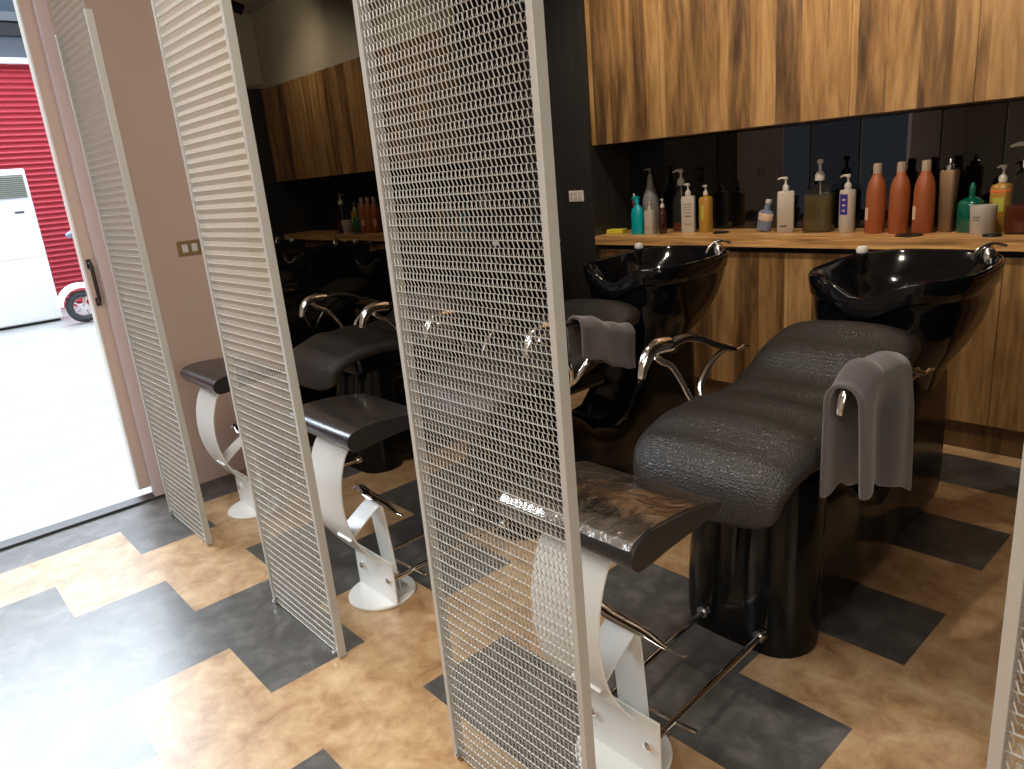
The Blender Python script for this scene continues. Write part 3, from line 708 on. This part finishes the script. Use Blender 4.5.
# ------------------------------------------------------------------ ceiling spot
sx_, sy_, sz_ = -1.42, 2.60, 2.66
t = empty('track_spotlight', (sx_, sy_, ZC), 'small black track spotlight hanging from the ceiling', 'spotlight')
m = MB(); m.box(-.5, .5, -.016, .016, -.02, 0); m.build('track_rail', M['black_metal'], t)
m = MB(); m.tube([(0, 0, -.01), (0, 0, -.25)], .012, 10); m.build('stem', M['black_metal'], t, smooth=True)
m = MB(); m.lathe([(.0001, -.075), (.026, -.07), (.034, -.03), (.038, .06), (.036, .062), (.0001, .04)], n=20); hd = m.build('lamp_head', M['black_metal'], t, smooth=True)
hd.location = (0, 0, -.30); hd.rotation_euler = (-2.0, 0, .3)

# ------------------------------------------------------------------ outside the sliding door
white_out = pmat('white_enamel', (.85, .86, .88), .35)
struct(boxobj('floor_outside', stripes_mat('pale_plank_floor', (.25, .245, .24), (.34, .33, .325), 0, .07, .4), (-14.5, XL - .075, -7, 9, -.05, -.002)))
sh = MB(); N = 44; ring = []
for k in range(N * 8 + 1):
    z = k / 8 * .075; ring.append((.018 * math.cos(k / 8 * 2 * PI), z))
sh.rings([[(-12.3 + a, y, z) for a, z in ring] for y in (-6.5, 8)], False, False, closed=False)
so = sh.build('wall_shutter', pmat('red_shutter', (.46, .04, .06), .36), smooth=True, angle=180); struct(so)
ob = MB(); ob.box(-12.34, -12.2, -6.5, 8, 3.30, 3.37); struct(ob.build('trim_4', white_out))
struct(boxobj('wall_outside_upper', pmat('navy_sign', (.06, .07, .085), .5), (-12.6, -12.33, -6.5, 8, 3.37, 3.66)))
struct(boxobj('wall_outside_band', pmat('dark_band', (.012, .011, .013), .5), (-12.6, -12.30, -6.5, 8, 3.66, 3.82)))
struct(boxobj('wall_outside_sign', pmat('slate_band', (.10, .11, .12), .5), (-12.6, -12.28, -6.5, 8, 3.84, 3.95)))
struct(boxobj('wall_outside_top', pmat('navy_upper', (.025, .04, .06), .5), (-12.6, -12.31, -6.5, 8, 3.95, 6)))
# floor standing air conditioner
t = empty('air_conditioner', (-10.97, 1.30, 0), 'tall white floor-standing air conditioner in front of red shutter', 'air conditioner')
m = MB(); m.box(-.36, 0, -.5, .58, .03, 1.90); m.build('body', white_out, t, bevel=.02)
m = MB(); m.box(-.33, -.03, -.47, .55, 0, .03); m.build('plinth', c_blk, t)
m = MB()
m.box(0, .004, -.40, .54, 1.56, 1.83)
g = m.build('grille', pmat('grille_grey', (.20, .21, .18), .5), t)
m = MB()
for k in range(11): m.box(.004, .02, -.40, .54, 1.57 + k * .0235, 1.578 + k * .0235)
m.build('slats', pmat('grille_light', (.45, .46, .40), .5), g)
m = MB(); m.box(0, .003, .36, .46, 1.375, 1.40); m.build('badge', c_ink, t)
m = MB(); m.box(0, .003, -.5, .58, .83, .836); m.build('panel_line', M['cream_plastic'], t)
# scooter
t = empty('motor_scooter', (-10.35, 2.02, 0), 'white motor scooter parked by red shutter, half hidden by the door', 'scooter')
m = MB()
tor = []
for k in range(32):
    a = 2 * PI * k / 32; c = Vector((0, math.cos(a) * .155, .20 + math.sin(a) * .155)); n_ = Vector((0, math.cos(a), math.sin(a)))
    tor.append([tuple(c + n_ * (.042 * math.cos(2 * PI * j / 12)) + Vector((.05 * math.sin(2 * PI * j / 12), 0, 0))) for j in range(12)])
tor.append(tor[0]); m.rings(tor, False, False); wh = m.build('tyre', pmat('grey_tyre', (.05, .055, .06), .7), t, smooth=True)
m = MB()
m.tube([(-.03, 0, .2), (.03, 0, .2)], .05, 16)
for k in range(5):
    a = 2 * PI * k / 5; m.tube([(0, 0, .2), (0, math.cos(a) * .13, .2 + math.sin(a) * .13)], .014, 8)
rr = []
for k in range(33):
    a = 2 * PI * k / 32; rr.append((0, math.cos(a) * .125, .2 + math.sin(a) * .125))
m.tube(rr, .014, 8, cap=False)
m.build('rim', M['chrome'], wh, smooth=True)
m = MB()
rings = []
for k in range(13):
    a = PI * (.02 + .96 * k / 12); R_ = .235
    rings.append([(sx * .075, math.cos(a) * (R_ + q) - .01, .22 + math.sin(a) * (R_ + q)) for sx, q in ((-1, -.02), (-.8, .02), (0, .045), (.8, .02), (1, -.02), (0, .0))])
m.rings(rings); m.build('front_fender', white_out, t, smooth=True, angle=60)
m = MB(); m.tube(spline([(0, .28, .42), (0, .32, .6), (0, .40, .85), (0, .44, 1.02)], 5), [.06, .09, .12, .15] + [.15] * 12, 16); m.build('front_shield', white_out, t, smooth=True)
m = MB(); m.tube([(-.04, .02, 1.06), (0, .10, 1.09), (0, .3, 1.05)], [.03, .055, .05], 12); m.build('mirror', pmat('blue_grey_shell', (.20, .25, .33), .3), t, smooth=True)
m = MB(); m.tube([(.02, 0, .2), (.02, .12, .5), (.0, .22, .9)], .018, 8); m.build('fork', M['chrome'], t, smooth=True)
m = MB(); m.tube(spline([(0, .2, .28), (0, .6, .25), (0, .9, .35), (0, 1.2, .55)], 4), [.10] * 6 + [.14] * 7, 14); m.build('body_shell', white_out, t, smooth=True)
m = MB(); m.tube(spline([(0, .75, .68), (0, 1.0, .72), (0, 1.3, .74)], 4), .11, 14, flat=.45); m.build('saddle', c_blk, t, smooth=True)
m = MB(); m.tube([(-.02, 1.2, .2), (.02, 1.2, .2)], .2, 24); m.build('rear_wheel', c_blk, t, smooth=True)

# ------------------------------------------------------------------ light
def area(name, loc, rot, size, energy, col, sy=None):
    l = bpy.data.lights.new(name, 'AREA'); l.energy = energy; l.color = col; l.size = size
    if sy: l.shape = 'RECTANGLE'; l.size_y = sy
    o = bpy.data.objects.new(name, l); COL.objects.link(o); o.location = loc; o.rotation_euler = rot; return o
def spot(name, loc, target, energy, col, angle=60, blend=.6, rad=.04):
    l = bpy.data.lights.new(name, 'SPOT'); l.energy = energy; l.color = col; l.spot_size = math.radians(angle); l.spot_blend = blend; l.shadow_soft_size = rad
    o = bpy.data.objects.new(name, l); COL.objects.link(o); o.location = loc
    d = Vector(target) - Vector(loc); o.rotation_euler = d.to_track_quat('-Z', 'Y').to_euler(); return o
WARM = (1, .87, .70); COOL = (.80, .90, 1.0); NEUT = (1, .93, .84)
spot('spot_wash_left', (-2.5, 2.35, 2.9), (-2.3, 3.4, 1.6), 88, WARM, 95, .8)
spot('spot_wash_right', (-1.1, 2.35, 2.9), (-1.1, 3.4, 1.7), 92, WARM, 95, .8)
spot('spot_track', (sx_, sy_ + .06, 2.66), (-.4, 3.4, 2.5), 60, WARM, 95, .9)
spot('spot_chair', (-1.5, 1.35, 2.95), (-1.2, 1.9, .5), 70, WARM, 70, .9)
area('ceiling_panel_front', (-1.3, -.3, 2.95), (0, 0, 0), 1.4, 60, NEUT, 1.4)
area('ceiling_panel_back', (.9, -2.2, 2.95), (0, 0, 0), 1.6, 55, NEUT, 1.6)
# daylight from the street side, then added fills
area('daylight_outside', (-8.4, 1.5, 5.8), (0, 0, 0), 9, 1600, COOL, 12)
area('floor_glare_fill', (-11.9, -.5, 6.6), (0, math.radians(-72), 0), 4.4, 3200, COOL, 12)  # lamp added out of view above the sign for daylight glare on the floor
area('fill_right', (3.0, .2, 1.9), (0, math.radians(90), 0), 1.6, 75, NEUT, 2.4)  # unseen fill added at right to brighten the screen posts, no window there

w = bpy.data.worlds.new('world'); scn.world = w; w.use_nodes = True
bg = w.node_tree.nodes['Background']; bg.inputs[0].default_value = (.70, .80, 1, 1); bg.inputs[1].default_value = .25

# ------------------------------------------------------------------ camera
f_px = 732.09; yaw, pitch, roll = .859915, .283456, -.091640
wv = Vector((-math.sin(yaw) * math.cos(pitch), math.cos(yaw) * math.cos(pitch), -math.sin(pitch)))
rv = Vector((math.cos(yaw), math.sin(yaw), 0)); uv = rv.cross(wv)
r2 = rv * math.cos(roll) + uv * math.sin(roll); u2 = -rv * math.sin(roll) + uv * math.cos(roll)
cam = bpy.data.cameras.new('camera'); co = bpy.data.objects.new('camera', cam); COL.objects.link(co)
mt = Matrix((r2, u2, -wv)).transposed().to_4x4(); mt.translation = Vector((0, 0, 1.35)); co.matrix_world = mt
cam.sensor_fit = 'HORIZONTAL'; cam.sensor_width = 36; cam.lens = f_px / 1024 * 36; cam.clip_start = .02
scn.camera = co
scn.view_settings.view_transform = 'Standard'
scn.view_settings.exposure = 0.0
